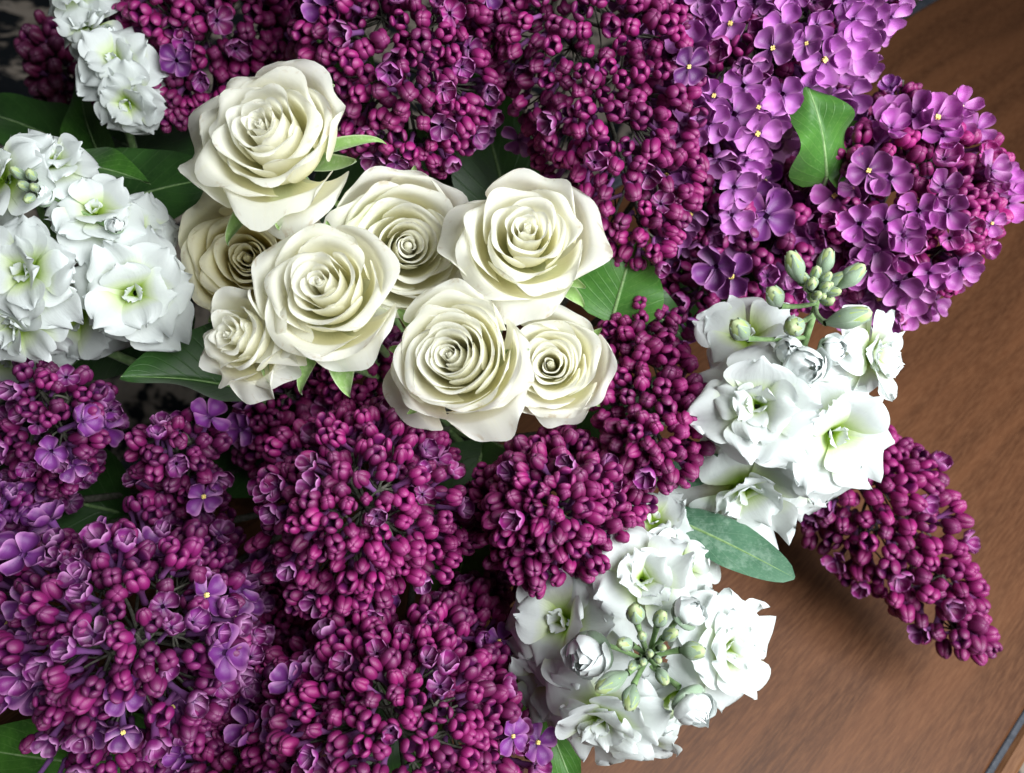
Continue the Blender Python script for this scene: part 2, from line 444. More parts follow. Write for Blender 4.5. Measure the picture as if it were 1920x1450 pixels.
def panicle(label, ctrl, seed, mixv, budcol, flowcol, hp=17.6, cov=-0.12, spacing=1.72, inner=0.22, lean=0.25, cap=300, clump=0.22):
    """ctrl: (px, py, depth, radius px) from base to tip; mixv: shares of closed, opening, half open, open"""
    rng = random.Random(seed)
    head = hp*ctrl[len(ctrl)//2][2]/FPX
    C = np.array([list(at(x, y, d)) for x, y, d, r in ctrl]); Rr = np.array([r*d/FPX for x, y, d, r in ctrl])
    # Catmull-Rom through the axis
    n = len(C); S = np.linspace(0, n-1, 60); ax = []; rad = []
    for s_ in S:
        i = min(int(s_), n-2); t = s_-i
        p0, p1, p2, p3 = C[max(i-1, 0)], C[i], C[i+1], C[min(i+2, n-1)]
        ax.append(0.5*((2*p1)+(-p0+p2)*t+(2*p0-5*p1+4*p2-p3)*t*t+(-p0+3*p1-3*p2+p3)*t**3))
        r0, r1, r2, r3 = Rr[max(i-1, 0)], Rr[i], Rr[i+1], Rr[min(i+2, n-1)]
        rad.append(max(0.0006, 0.5*((2*r1)+(-r0+r2)*t+(2*r0-5*r1+4*r2-r3)*t*t+(-r0+3*r1-3*r2+r3)*t**3)))
    ax = np.array(ax); rad = np.array(rad)
    T = np.gradient(ax, axis=0); ds = np.linalg.norm(T, axis=1); T /= ds[:, None]
    dr = np.gradient(rad)/ds
    base = ax[0]
    root = thing('lilac_panicle', base, label, 'lilac', 'lilac panicles in the bouquet')
    area_w = rad*np.sqrt(1+dr**2)*ds; cum = np.cumsum(area_w)/area_w.sum()
    out = []
    def sample(tip=False):
        k = rng.randint(49, 59) if tip else min(int(np.searchsorted(cum, rng.random())), 59); ph = rng.uniform(0, 2*math.pi)
        Fm = frame(T[k]); rd = Fm[:, 0]*math.cos(ph)+Fm[:, 1]*math.sin(ph)
        nn = rd - T[k]*dr[k]; return k, rd, nn/np.linalg.norm(nn)
    # side branches: florets gather round the end of each
    cl = []; csp = 5.4*head
    for _ in range(500):
        k, rd, nn = sample(); p = ax[k]+rd*rad[k]
        if not cl or min(np.linalg.norm(c[0]-p) for c in cl) > csp:
            cl.append((p, ax[max(0, k-6)]*0.55 + (ax[k]+rd*rad[k])*0.45, rng.uniform(0.88, 1.10), max(0, k-8)))
    CP = np.array([c[0] for c in cl])
    for shell, (rf, sp) in enumerate(((1.0, spacing*head), (0.66, spacing*head*1.15))):
        pts = []
        for tr in range(2600 if shell == 0 else int(1500*inner*2)):
            k, rd, nn = sample(shell == 0 and tr < 90)
            p0 = ax[k] + rd*rad[k]
            dc = np.linalg.norm(CP-p0, axis=1); ci = int(dc.argmin()); x = dc[ci]/(csp*0.62)
            lump = cl[ci][2] + clump*(0.5 - min(1.4, x)**2*0.75)
            p = ax[k] + rd*rad[k]*rf*(lump + rng.uniform(-0.05, 0.04))
            v = CAM-p; v /= np.linalg.norm(v)
            if nn.dot(v) < cov: continue
            q = CAM + 0; cc = ROT.T @ (p-CAM); sx, sy = W0/2+FPX*cc[0]/-cc[2], H0/2-FPX*cc[1]/-cc[2]
            if sx < -90 or sy < -90 or sx > W0+90 or sy > H0+90: continue
            if pts:
                if np.linalg.norm(np.array(pts)-p, axis=1).min() < sp*rng.uniform(0.84, 1.08): continue
            dv = (p-cl[ci][1]); dv /= np.linalg.norm(dv)
            pts.append(p); out.append((p, nn*0.45+dv*0.55, k, shell, ci))
            if len(out) >= cap: break
    br = Acc()
    step = 3
    X, A = tube(ax[::step], [max(0.0007, 0.0016*(1-i/22)) for i in range(len(ax[::step]))], 6); br.grid(X-base, A, True)
    for ci in sorted(set(o_[4] for o_ in out)):
        q, k2 = cl[ci][1], cl[ci][3]
        X, A = tube(bez(ax[k2], (ax[k2]+q)/2+np.array([rng.gauss(0, 0.0012) for _ in range(3)]), q, 5), [0.0009, 0.0008, 0.0008, 0.0007, 0.0007], 5); br.grid(X-base, A, True)
    for (p, nn, k, shell, ci) in out:
        s = k/59.0
        vw = CAM-p; vw /= np.linalg.norm(vw)
        dirv = nn*(1-lean*0.5) + T[k]*lean + 0.60*vw + np.array([rng.gauss(0, 0.26) for _ in range(3)])
        dirv /= np.linalg.norm(dirv)
        r = rng.random(); a, b, c_, d_ = mixv
        if shell: r = r*(a+b)
        tipf = max(0.0, s-0.8)/0.2
        sc = head*rng.uniform(0.84, 1.12)*(1-0.22*tipf)
        if tipf > 0.6 and rng.random() < 0.5: r *= a
        t = rng.random()
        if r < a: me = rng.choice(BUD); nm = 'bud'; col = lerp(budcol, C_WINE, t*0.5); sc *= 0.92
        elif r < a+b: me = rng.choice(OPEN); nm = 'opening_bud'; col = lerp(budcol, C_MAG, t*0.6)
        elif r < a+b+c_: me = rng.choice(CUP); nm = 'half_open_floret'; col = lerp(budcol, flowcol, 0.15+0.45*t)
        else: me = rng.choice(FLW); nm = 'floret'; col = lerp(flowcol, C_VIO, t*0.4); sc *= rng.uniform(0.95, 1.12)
        val = rng.uniform(0.55, 1.30)
        if nm == 'floret': p = p + dirv*sc*0.9
        R = frame(dirv, rng.uniform(0, 6.28))
        o = link(nm, me, root, place_in(base, R, p, (sc*rng.uniform(0.92, 1.08), sc*rng.uniform(0.92, 1.08), sc)))
        o.color = (col[0]*val, col[1]*val, col[2]*val, 1)
        if nm == 'floret' and rng.random() < 0.33:
            link('anther', ANTHER, o)
        foot = p - dirv*sc*3.5
        q = cl[ci][1]
        md = (foot+q)/2 + np.array([rng.gauss(0, 0.0012) for _ in range(3)])
        X, A = tube(bez(q, md, foot, 4), [0.00065, 0.0005, 0.00045, 0.0004], 4); br.grid(X-base, A, True)
    o = link('branchlets', br.build('branchlets', M_STALK), root); o['kind'] = 'stuff'
    end = BIND + np.array([rng.uniform(-.012, .012), rng.uniform(-.012, .012), 0])
    md = base - T[0]*0.03; md[2] = max(md[2]*0.6, 0.006)
    acc = Acc(); X, A = tube(bez(base, md, end, 10)-base, [0.0017]*10, 7); acc.grid(X, A, True)
    link('stem', acc.build('stem', M_STALK), root)
    return root

# ------------------------------------------------------------------ roses
def rose(label, px, py, d, rpx, axis, seed, mat, n=26, openness=1.0, tight=1.0, height=0.95, ragged=0.0, sepals=4, outer_flare=1.0, roll=None, dome=0.0, guard=(), sep=()):
    rng = random.Random(seed)
    Rw = rpx*d/FPX
    ax = cdir(*axis); R = frame(ax, rng.uniform(0, 6.28) if roll is None else roll)
    base = at(px, py, d) - ax*Rw*height
    root = thing('rose', base, label, 'rose', 'white roses at the heart of the bouquet')
    nu, nv = 21, 16
    th = rng.uniform(0, 6.28)
    for i in range(n+len(guard)):
        t = min(1.0, i/(n-1))
        th += math.radians(137.5) + rng.uniform(-0.25, 0.25)
        rad_of = lambda q_: 0.028 + 0.972*max(0.0, q_)**(1.28*tight)
        rr = rad_of(t)*rng.uniform(0.92, 1.06); rp = rad_of(t-1.8/n)*0.95
        hh = height*(0.97 + 0.05*math.sin(min(1, t*2.2)*math.pi/2) - dome*t - 0.34*max(0, t-0.38)**1.25*openness/0.62**1.25) + rng.uniform(-0.02, 0.02)
        w = math.radians(128 - 66*t**0.75)*rng.uniform(0.92, 1.1)
        if i >= n:                                  # loose guard petals: direction in the picture, reach, rim height, half width
            ga, gr, gh, gw = guard[i-n][:4]
            lv = R.T @ cdir(math.cos(math.radians(ga)), math.sin(math.radians(ga)), 0); th = math.atan2(lv[1], lv[0])
            rr, hh, w, rp = gr, gh*height, math.radians(gw), 0.72
        fl = max(0.0, (t-0.30)/0.70)
        curl = (0.05 + 0.25*fl**1.1)*openness*rng.uniform(0.6, 1.35)*(outer_flare if t > 0.75 else 1)
        point = rng.uniform(0.0, 0.05)*(1+ragged)
        wav = (0.012+0.05*fl)*(1+1.5*ragged); k1 = rng.uniform(2.5, 5); p1 = rng.uniform(0, 6.28); k2 = rng.uniform(6, 10); p2 = rng.uniform(0, 6.28)
        spir = 0.10+0.10*(1-t); side = rng.uniform(-0.10, 0.10); lean = rng.uniform(-0.05, 0.05)
        U, Vv = np.meshgrid(np.linspace(-1, 1, nu), np.linspace(0, 1, nv))
        top = 1 - (0.24 - 0.08*fl)*np.abs(U)**3.0 + point*np.exp(-(U/0.30)**2)*0.55
        V2 = Vv*top
        # profile: Bezier from the receptacle to the rim
        b0r, b0z = 0.06, 0.02; b1r, b1z = (rp*1.25+0.10)*(1-fl)+fl*(rr*1.12+0.04), 0.05; b2r, b2z = rp*1.02+0.03, hh*(0.93-0.10*fl); b3r, b3z = rr, hh
        vv = np.minimum(V2, 1.12)
        q = 1-vv
        r = q**3*b0r+3*q*q*vv*b1r+3*q*vv*vv*b2r+vv**3*b3r
        z = q**3*b0z+3*q*q*vv*b1z+3*q*vv*vv*b2z+vv**3*b3z
        sc = np.clip((V2-0.70)/0.30, 0, 1.3)
        cu = curl*(0.75+0.35*np.exp(-(U/0.5)**2) + side*2*U)
        r = r + cu*sc**1.7*0.62
        z = z - cu*sc**2.3*0.60
        r = r*(1 + spir*U*np.clip(V2*1.5, 0, 1)) + lean*V2**2
        ed = V2**4
        z = z + wav*ed*(np.sin(k1*U+p1) + 0.5*np.sin(k2*U+p2))
        r = r + wav*0.6*ed*np.sin(k2*U*0.8+p1)
        wd = 0.30+0.70*np.sin(np.clip(Vv*1.25, 0, 1)*math.pi/2)
        wd = wd*np.sqrt(1-(0.25+0.30*min(1, fl*1.5))*np.clip((Vv-0.55)/0.45, 0, 1)**4)
        phi = th + U*w*wd
        X = np.stack([r*np.cos(phi), r*np.sin(phi), z], -1)*Rw
        A = np.zeros((nv, nu, 3)); A[..., 0] = np.clip(Vv**1.0, 0, 1); A[..., 1] = U*0.5+0.5; A[..., 2] = (i*0.37) % 1.0
        acc = Acc(); acc.grid(X, A)
        link('petal', acc.build('petal', M_ROSE_G if i >= n and len(guard[i-n]) > 4 else mat), root, place_in(base, R, base))
    acc = Acc(); prof = [(0.09, 0.3), (0.06, 0.75), (0.045, 0.86), (0.03, 0.90), (0.012, 0.91), (0.001, 0.905)]
    X = np.zeros((6, 12, 3)); A = np.zeros((6, 12, 3)); A[..., 0] = 0.8; A[..., 1] = 0.5; tt = np.arange(12)*2*math.pi/12
    for j, (r, z) in enumerate(prof):
        X[j, :, 0] = r*np.cos(tt); X[j, :, 1] = r*np.sin(tt); X[j, :, 2] = z*height
    acc.grid(X*Rw, A, True); link('heart', acc.build('heart', mat), root, place_in(base, R, base))
    # calyx
    for k in range(sepals+len(sep)):
        a = k*2*math.pi/max(5, sepals)+rng.uniform(-.3, .3); nu2, nv2 = 5, 12; sl, sw, sz = 1.05, 0.17, 0.55
        if k >= sepals:                             # sepals that show: direction in the picture, reach, width, rise
            ga, sl, sw, sz = sep[k-sepals]
            lv = R.T @ cdir(math.cos(math.radians(ga)), math.sin(math.radians(ga)), 0); a = math.atan2(lv[1], lv[0])
        acc = Acc(); X = np.zeros((nv2, nu2, 3)); A = np.zeros((nv2, nu2, 3)); ben = rng.uniform(0.4, 1.3)
        for j in range(nv2):
            v = j/(nv2-1); wv = sw*(1-v)**0.8*(0.6+1.0*v*(1-v)*2)+0.006
            for i in range(nu2):
                u = i/(nu2-1)*2-1
                r = 0.10+sl*math.sin(v*1.45)*1.0; z = -0.04+sz*v**1.6 - ben*0.35*v**3; y = u*wv
                X[j, i] = (r*math.cos(a)-y*math.sin(a), r*math.sin(a)+y*math.cos(a), z+0.05*u*u)
                A[j, i] = (v, i/(nu2-1), 0)
        acc.grid(X*Rw, A)
        link('sepal', acc.build('sepal', M_SEPAL), root, place_in(base, R, base))
    acc = Acc()
    prof = [(0.05, -0.30), (0.13, -0.24), (0.17, -0.12), (0.15, -0.02), (0.08, 0.04)]
    X = np.zeros((5, 10, 3)); A = np.full((5, 10, 3), 0.5); t10 = np.arange(10)*2*math.pi/10
    for j, (r, z) in enumerate(prof): X[j, :, 0] = r*np.cos(t10); X[j, :, 1] = r*np.sin(t10); X[j, :, 2] = z
    acc.grid(X*Rw, A, True); link('receptacle', acc.build('receptacle', M_GREEN), root, place_in(base, R, base))
    acc = Acc(); b0 = base-ax*Rw*0.25
    X, A = tube(bez(b0, b0-ax*0.09, BIND, 12)-base, [0.0016]*12, 7); acc.grid(X, A, True); link('stem', acc.build('stem', M_GREEN), root)
    return root

# ------------------------------------------------------------------ stock
def stock_petal(acc_X, L, Wd, el, bend, ruf, rng, nu=11, nv=12, claw=0.22):
    U, V = np.meshgrid(np.linspace(-1, 1, nu), 1-(1-np.linspace(0, 1, nv))**1.5)
    k1, p1, k2, p2 = rng.uniform(2, 4.5), rng.uniform(0, 6.28), rng.uniform(5, 8), rng.uniform(0, 6.28)
    wv = claw + (1-claw)*np.clip((V-0.10)/0.5, 0, 1)**1.1*(3-2*np.clip((V-0.10)/0.5, 0, 1))*0.5*2*0.5
    wv = claw + (1-claw)*np.sin(np.clip((V-0.05)/0.65, 0, 1)*math.pi/2)**1.6
    end = 1-0.10*np.abs(U)**2.4 - 0.09*np.exp(-(U/0.16)**2)*rng.uniform(0.0, 1.0) + 0.03*np.sin(k2*U+p1)
    x = L*V*end; y = U*Wd*wv*np.sqrt(1-0.90*np.clip((V-0.5)/0.5, 0, 1)**2.4)
    ang_ = el - bend*V**1.6
    # walk along the bent midline
    X = np.zeros((nv, nu, 3)); cx = np.zeros(nu); cz = np.zeros(nu)
    for j in range(nv):
        if j:
            dl = x[j]-x[j-1]; a = ang_[j]
            cx = cx + dl*np.cos(a); cz = cz + dl*np.sin(a)
        X[j, :, 0] = 0.05+cx; X[j, :, 1] = y[j]; X[j, :, 2] = cz
    ed = V**2
    X[..., 2] += L*ruf*ed*(np.sin(k1*U+p1)+0.55*np.sin(k2*U+p2)) + 0.10*L*U**2*np.sin(V*math.pi)
    X[..., 0] += L*ruf*0.5*ed*np.sin(k2*U+p1)
    A = np.zeros((nv, nu, 3)); A[..., 0] = V; A[..., 1] = U*0.5+0.5; A[..., 2] = rng.random()
    return X, A

def blossom_variant(seed, dbl):
    """a list of petal meshes of one double stock blossom, radius about 1"""
    rng = random.Random(seed); out = []
    def ring(n, L, Wd, el, bend, ruf, off, z):
        for k in range(n):
            a = off + k*2*math.pi/n + rng.uniform(-0.22, 0.22)
            X, A = stock_petal(None, L*rng.uniform(0.88, 1.1), Wd*rng.uniform(0.88, 1.12), el+rng.uniform(-0.28, 0.28), bend+rng.uniform(-0.5, 0.5), ruf*rng.uniform(0.6, 1.5), rng)
            R = np.array([[math.cos(a), -math.sin(a), 0], [math.sin(a), math.cos(a), 0], [0, 0, 1]])
            X = X @ R.T; X[..., 2] += z
            acc = Acc(); acc.grid(X, A); out.append(acc.build('petal', M_STOCK))
    ring(5, 1.14, 0.66, 0.25, 0.75, 0.055, rng.uniform(0, 6), 0.0)
    ring(4, 1.0, 0.58, 0.72, 0.95, 0.07, rng.uniform(0, 6), 0.06)
    if dbl > 0: ring(4, 0.74, 0.43, 1.05, 1.0, 0.08, rng.uniform(0, 6), 0.12)
    if dbl > 1: ring(5, 0.50, 0.26, 1.15, 0.75, 0.10, rng.uniform(0, 6), 0.16)
    ring(3, 0.30, 0.15, 1.35, 0.9, 0.09, rng.uniform(0, 6), 0.18)
    return out
BLOSSOM = [blossom_variant(11, 1), blossom_variant(12, 2), blossom_variant(13, 2), blossom_variant(14, 1), blossom_variant(15, 0)]

def halfopen_variant(seed):
    """overlapping shell shaped petals that still clasp each other"""
    rng = random.Random(seed); out = []; nu, nv = 11, 10
    for (n, r0, h0, wd, clo) in ((3, 0.34, 1.10, 1.15, 0.95), (4, 0.46, 1.06, 1.0, 0.75), (4, 0.58, 0.96, 0.9, 0.45), (2, 0.66, 0.80, 0.75, 0.1)):
        off = rng.uniform(0, 6)
        for k in range(n):
            a = off+k*2*math.pi/n+rng.uniform(-.25, .25); U, V = np.meshgrid(np.linspace(-1, 1, nu), np.linspace(0, 1, nv))
            k1, p1 = rng.uniform(3, 6), rng.uniform(0, 6.28); cl = clo+rng.uniform(-0.15, 0.15); hh = h0*rng.uniform(0.88, 1.08)
            Vt = V*(1-0.22*np.abs(U)**2.5)
            r = (0.10+(r0-0.10)*np.sin(np.clip(Vt*1.5, 0, 1)*math.pi/2))*(1-cl*np.clip((Vt-0.55)/0.45, 0, 1)**1.6)*(1+0.10*U)
            r = r + 0.03*Vt**3*np.sin(k1*U+p1); z = hh*Vt + 0.03*Vt**3*np.sin(k1*1.3*U+p1+1)
            ph = a+U*wd*(0.5+0.5*np.sin(np.clip(V*1.4, 0, 1)*math.pi/2))
            A = np.zeros((nv, nu, 3)); A[..., 0] = 0.34+0.6*V; A[..., 1] = U*0.5+0.5; A[..., 2] = rng.random()
            acc = Acc(); acc.grid(np.stack([r*np.cos(ph), r*np.sin(ph), z], -1), A); out.append(acc.build('petal', M_STOCK_H))
    return out
HALF = [halfopen_variant(21), halfopen_variant(22)]

def sepal_cup(seed, tall):
    """four clasping sepals, one mesh each"""
    rng = random.Random(seed); out = []
    for k in range(4):
        a = k*math.pi/2 + rng.uniform(-.1, .1); nu, nv = 7, 8; X = np.zeros((nv, nu, 3)); A = np.zeros((nv, nu, 3))
        for j in range(nv):
            v = j/(nv-1); r = 0.12+0.43*math.sin(min(1, v*1.5)*math.pi/2)*(1-0.55*max(0, v-0.45)**1.2/0.55**1.2)
            for i in range(nu):
                u = i/(nu-1)*2-1; wv = 0.95*(1-0.8*max(0, v-0.5)/0.5)
                ph = a+u*wv
                X[j, i] = (r*(1-0.12*u*u)*math.cos(ph), r*(1-0.12*u*u)*math.sin(ph), tall*v)
                A[j, i] = (v, i/(nu-1), 0)
        acc = Acc(); acc.grid(X, A); out.append(acc.build('sepal', M_BUDSEP))
    # the white tip that shows
    acc = Acc(); prof = [(0.10, 0.05), (0.40, 0.35), (0.46, 0.62), (0.34, 0.92), (0.14, 1.06), (0.01, 1.10)]
    X = np.zeros((6, 10, 3)); A = np.zeros((6, 10, 3)); th = np.arange(10)*2*math.pi/10
    for j, (r, z) in enumerate(prof):
        rr = r*(1+0.10*np.cos(4*th)); X[j, :, 0] = rr*np.cos(th); X[j, :, 1] = rr*np.sin(th); X[j, :, 2] = z*tall*0.98
        A[j, :, 0] = (0.2, 0.2, 0.22, 0.3, 0.34, 0.36)[j]; A[j, :, 1] = th/6.28
    acc.grid(X, A, True)
    return out, acc.build('bud_tip', M_STOCK)
BUDS_S = [sepal_cup(31, 1.25), sepal_cup(32, 1.05), sepal_cup(33, 1.4)]

def stock_spike(label, stem_pts, blossoms, halves, buds, seed, leaves=()):
    rng = random.Random(seed)
    SP = np.array([list(at(*p)) for p in stem_pts]); base = SP[0]
    root = thing('stock_spike', base, label, 'stock flower', 'white stock spikes in the bouquet')
    dense = []
    for a, b in zip(SP[:-1], SP[1:]): dense += [a+(b-a)*t for t in np.linspace(0, 1, 8, endpoint=False)]
    dense = np.array(dense+[SP[-1]])
    acc = Acc(); X, A = tube(dense-base, np.linspace(0.0020, 0.0009, len(dense)), 8); acc.grid(X, A, True)
    link('stem', acc.build('stem', M_GREEN), root)
    acc = Acc(); X, A = tube(bez(base, base+(base-SP[1])*0.5, BIND, 8)-base, [0.002]*8, 7); acc.grid(X, A, True)
    link('lower_stem', acc.build('lower_stem', M_GREEN), root)
    def pedicel(foot, dirv, rad, back):
        dd = np.linalg.norm(dense-foot, axis=1); k = int(dd.argmin()); k = max(0, k-back); q = dense[k]
        acc = Acc(); X, A = tube(bez(q, (q+foot)/2-dirv*0.002, foot, 6)-base, [rad*1.1]*5+[rad*1.5], 6); acc.grid(X, A, True)
        link('pedicel', acc.build('pedicel', M_GREEN), root)
    for (px, py, d, rpx, f, var) in blossoms:
        s = rpx*d/FPX; dv = cdir(*f); p = at(px, py, d); org = p-dv*s*0.25
        e = link('blossom', None, root, place_in(base, frame(dv, rng.uniform(0, 6.28)), org, s)); e.empty_display_size = 0.01
        for me in BLOSSOM[var]: link('petal', me, e)
        for me in BUDS_S[1][0]: link('sepal', me, e, mat4(np.eye(3), (0, 0, -0.55), (0.5, 0.5, 0.55)))
        pedicel(org-dv*s*0.5, dv, 0.0008, 2)
    for (px, py, d, rpx, f, var) in halves:
        s = rpx*d/FPX; dv = cdir(*f); p = at(px, py, d); org = p-dv*s*0.7
        e = link('opening_blossom', None, root, place_in(base, frame(dv, rng.uniform(0, 6.28)), org, s)); e.empty_display_size = 0.01
        for me in HALF[var]: link('petal', me, e)
        for me in BUDS_S[1][0]: link('sepal', me, e, mat4(np.eye(3), (0, 0, -0.12), (1.22, 1.22, 0.55)))
        pedicel(org-dv*s*0.25, dv, 0.0008, 2)
    for (px, py, d, rpx, f, var) in buds:
        s = rpx*d/FPX*1.42; dv = cdir(*f); p = at(px, py, d); org = p-dv*s*0.55
        e = link('bud', None, root, place_in(base, frame(dv, rng.uniform(0, 6.28)), org, (s*0.95, s*0.95, s*1.2))); e.empty_display_size = 0.01
        for me in BUDS_S[var][0]: link('sepal', me, e)
        link('bud_tip', BUDS_S[var][1], e)
        pedicel(org, dv, 0.0008, 1)
    for args in leaves: leaf_blade(root, base, *args)
    return root

# ------------------------------------------------------------------ leaves
def leaf_blade(root, origin, base_pt, tip_pt, wpx, face, arch, fold, mat, shape='heart', wave=0.14, seed=1, curl=0.0, name='leaf'):
    rng = random.Random(seed)
    b, t = at(*base_pt), at(*tip_pt); Lv = t-b; L = np.linalg.norm(Lv); ex = Lv/L
    nn = cdir(*face); nn = nn-ex*nn.dot(ex); nn /= np.linalg.norm(nn); ey = np.cross(nn, ex)
    w = wpx*(base_pt[2]+tip_pt[2])/2/FPX
    nu, nv = 17, 25
    X = np.zeros((nv, nu, 3)); A = np.zeros((nv, nu, 3)); k, ph = rng.uniform(7, 12), rng.uniform(0, 6)
    for j in range(nv):
        v = j/(nv-1)
        if shape == 'heart': wf = (math.sin(math.pi*min(1, v**0.62))**0.75)*(1-0.15*v) if 0 < v < 1 else 0.0
        else: wf = (math.sin(math.pi*min(1, 0.06+v**1.0*0.94))**0.5*(0.5+0.5*min(1, v*1.6))) if 0 < v < 1 else 0.05
        for i in range(nu):
            u = i/(nu-1)*2-1
            back = -0.12*L*abs(u)**1.2*max(0, 1-v*3) if shape == 'heart' else 0
            x = v*L*(1-0.0) + back
            y = u*w*wf
            z = arch*L*math.sin(v*math.pi) + fold*abs(u)*w*wf + wave*w*math.sin(k*v+ph+(1.5 if u > 0 else 0))*abs(u)**1.5
            z += curl*w*(u**2)*wf + 0.25*curl*L*v**3
            X[j, i] = b + ex*x + ey*y + nn*z - origin
            A[j, i] = (v, i/(nu-1), 0)
    acc = Acc(); acc.grid(X, A)
    o = link(name, acc.build(name, mat), root)
    mi = nu//2
    acc = Acc(); P = X[:, mi]; X2, A2 = tube(P-nn*0.0002, np.linspace(0.0009, 0.0002, nv), 6); acc.grid(X2, A2, True)
    link('midrib', acc.build('midrib', M_GREEN), o if name == 'leaf' else root)
    return b, nn, ex

def lilac_leaf(label, base_pt, tip_pt, wpx, face, arch=0.08, fold=0.25, mat=None, **kw):
    b = at(*base_pt)
    root = thing('lilac_leaf', b, label, 'leaf', 'lilac leaves in the bouquet')
    b, nn, ex = leaf_blade(root, b, base_pt, tip_pt, wpx, face, arch, fold, mat or M_LEAF, name='blade', **kw)
    acc = Acc(); X, A = tube(bez(b, b-ex*0.012-nn*0.006, b-ex*0.018-nn*0.03, 8)-b, np.linspace(0.0010, 0.0011, 8), 6); acc.grid(X, A, True)
    link('petiole', acc.build('petiole', M_GREEN), root)
    return root

# ================================================================== the bouquet
# ---- roses
rose('large open white rose with browned petal edges, topmost of the roses', 478, 224, 0.262, 154, (-0.14, 0.22, 0.95), 3, M_ROSE, n=25, openness=1.1, ragged=0.5, tight=1.06, sepals=5, sep=((10, 1.22, 0.13, 0.20), (-125, 1.3, 0.2, 0.05)), guard=((-80, 1.02, 0.28, 62),))
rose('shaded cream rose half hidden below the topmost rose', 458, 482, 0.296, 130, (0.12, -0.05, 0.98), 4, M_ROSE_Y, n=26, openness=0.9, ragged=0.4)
rose('white rose in the middle of the cluster overlapping the shaded cream rose', 592, 522, 0.258, 134, (-0.10, 0.22, 0.95), 7, M_ROSE, n=22, openness=0.85, guard=((-150, 1.25, 0.40, 45), (-70, 1.0, 0.42, 62)), sep=((-82, 1.35, 0.34, 0.1), (-112, 1.4, 0.2, 0.0)))
rose('wide white rose behind the middle one with greenish outer petal', 768, 458, 0.288, 144, (0.22, -0.06, 0.97), 8, M_ROSE, n=26, openness=0.8, tight=0.9, guard=((165, 0.62, 1.06, 52, 1), (-130, 0.85, 0.95, 45, 1)))
rose('white rose with pointed outer petals next to the magenta lilac buds', 990, 422, 0.268, 132, (0.06, 0.22, 0.97), 15, M_ROSE, n=21, openness=1.0, ragged=0.3, tight=1.1, guard=((-100, 0.98, 0.42, 62), (172, 1.08, 0.5, 45)), sep=((-45, 1.2, 0.2, 0.3),))
rose('tightly swirled white rose lowest of the cluster', 838, 662, 0.262, 126, (-0.22, 0.18, 0.96), 21, M_ROSE, n=30, openness=0.7, tight=0.95, guard=((-62, 1.12, 0.20, 50), (-20, 1.05, 0.5, 62), (-160, 1.18, 0.25, 55)), sep=((140, 1.35, 0.26, 0.5), (165, 1.25, 0.2, 0.3)))
rose('narrow cream rose tucked beside the tightly swirled rose', 1032, 680, 0.280, 108, (-0.06, 0.08, 1.0), 23, M_ROSE, n=24, openness=0.9, ragged=0.3, guard=((-85, 1.0, 0.35, 60),))
rose('small ragged white rosebud beside the folded dark leaf', 418, 624, 0.266, 92, (-0.45, 0.12, 0.88), 29, M_ROSE, n=16, openness=1.0, ragged=1.2, guard=((-35, 1.15, 0.3, 60), (-80, 1.05, 0.35, 55), (0, 1.2, 0.3, 60)))

# ---- lilac
BUDS = (0.42, 0.46, 0.10, 0.02)
panicle('dark maroon lilac panicle at the far corner against the rug', [(165, 190, 0.47, 40), (125, 140, 0.46, 66), (95, 85, 0.45, 55), (66, 28, 0.44, 8)], 101, (0.7, 0.3, 0, 0), (0.10, 0.008, 0.035), C_PUR, inner=0.2)
panicle('purple lilac panicle between the far white stock and the topmost rose', [(490, -60, 0.40, 120), (435, 0, 0.385, 160), (370, 100, 0.372, 140), (325, 205, 0.366, 50), (315, 240, 0.365, 5)], 102, (0.30, 0.54, 0.13, 0.03), C_MAG, C_PUR)
panicle('magenta lilac panicle with scattered open florets right above the roses', [(750, -90, 0.37, 120), (745, -10, 0.35, 190), (755, 130, 0.330, 180), (780, 260, 0.325, 120), (790, 345, 0.325, 10)], 103, (0.28, 0.50, 0.18, 0.04), C_MAG, C_PUR)
panicle('long magenta lilac panicle of closed buds beside the pointed rose', [(1070, -90, 0.36, 120), (1085, -10, 0.348, 165), (1120, 150, 0.330, 165), (1170, 310, 0.318, 135), (1205, 430, 0.318, 85), (1225, 505, 0.312, 8)], 104, (0.48, 0.46, 0.05, 0.01), C_MAG, C_PUR)
panicle('pale violet lilac panicle of open florets beside the table edge', [(1470, -90, 0.39, 150), (1450, -30, 0.37, 200), (1390, 90, 0.352, 190), (1340, 240, 0.338, 120), (1320, 400, 0.345, 70), (1315, 450, 0.345, 6)], 105, (0.03, 0.10, 0.17, 0.70), C_MAG, (0.50, 0.155, 0.50), spacing=1.8, hp=18.5)
panicle('shaded purple lilac panicle behind the green stock buds', [(1560, 250, 0.40, 80), (1470, 350, 0.385, 120), (1400, 450, 0.37, 140), (1340, 560, 0.36, 95), (1320, 625, 0.355, 8)], 106, (0.18, 0.34, 0.22, 0.26), C_MAG, C_VIO, spacing=1.8, hp=19.5)
panicle('plump violet lilac panicle overhanging bare wood, farthest from the roses', [(1500, 480, 0.40, 80), (1600, 430, 0.375, 150), (1690, 400, 0.355, 195), (1770, 410, 0.338, 150), (1830, 420, 0.325, 60), (1845, 420, 0.322, 6)], 107, (0.22, 0.26, 0.16, 0.36), (0.33, 0.012, 0.15), C_LAV, spacing=1.7, hp=18.5)
panicle('small lilac tip of tiny buds above the plump violet panicle', [(1680, 330, 0.385, 70), (1685, 260, 0.38, 82), (1690, 195, 0.375, 55), (1692, 148, 0.372, 6)], 118, (0.6, 0.25, 0.05, 0.10), C_MAG, C_VIO, hp=13.0)
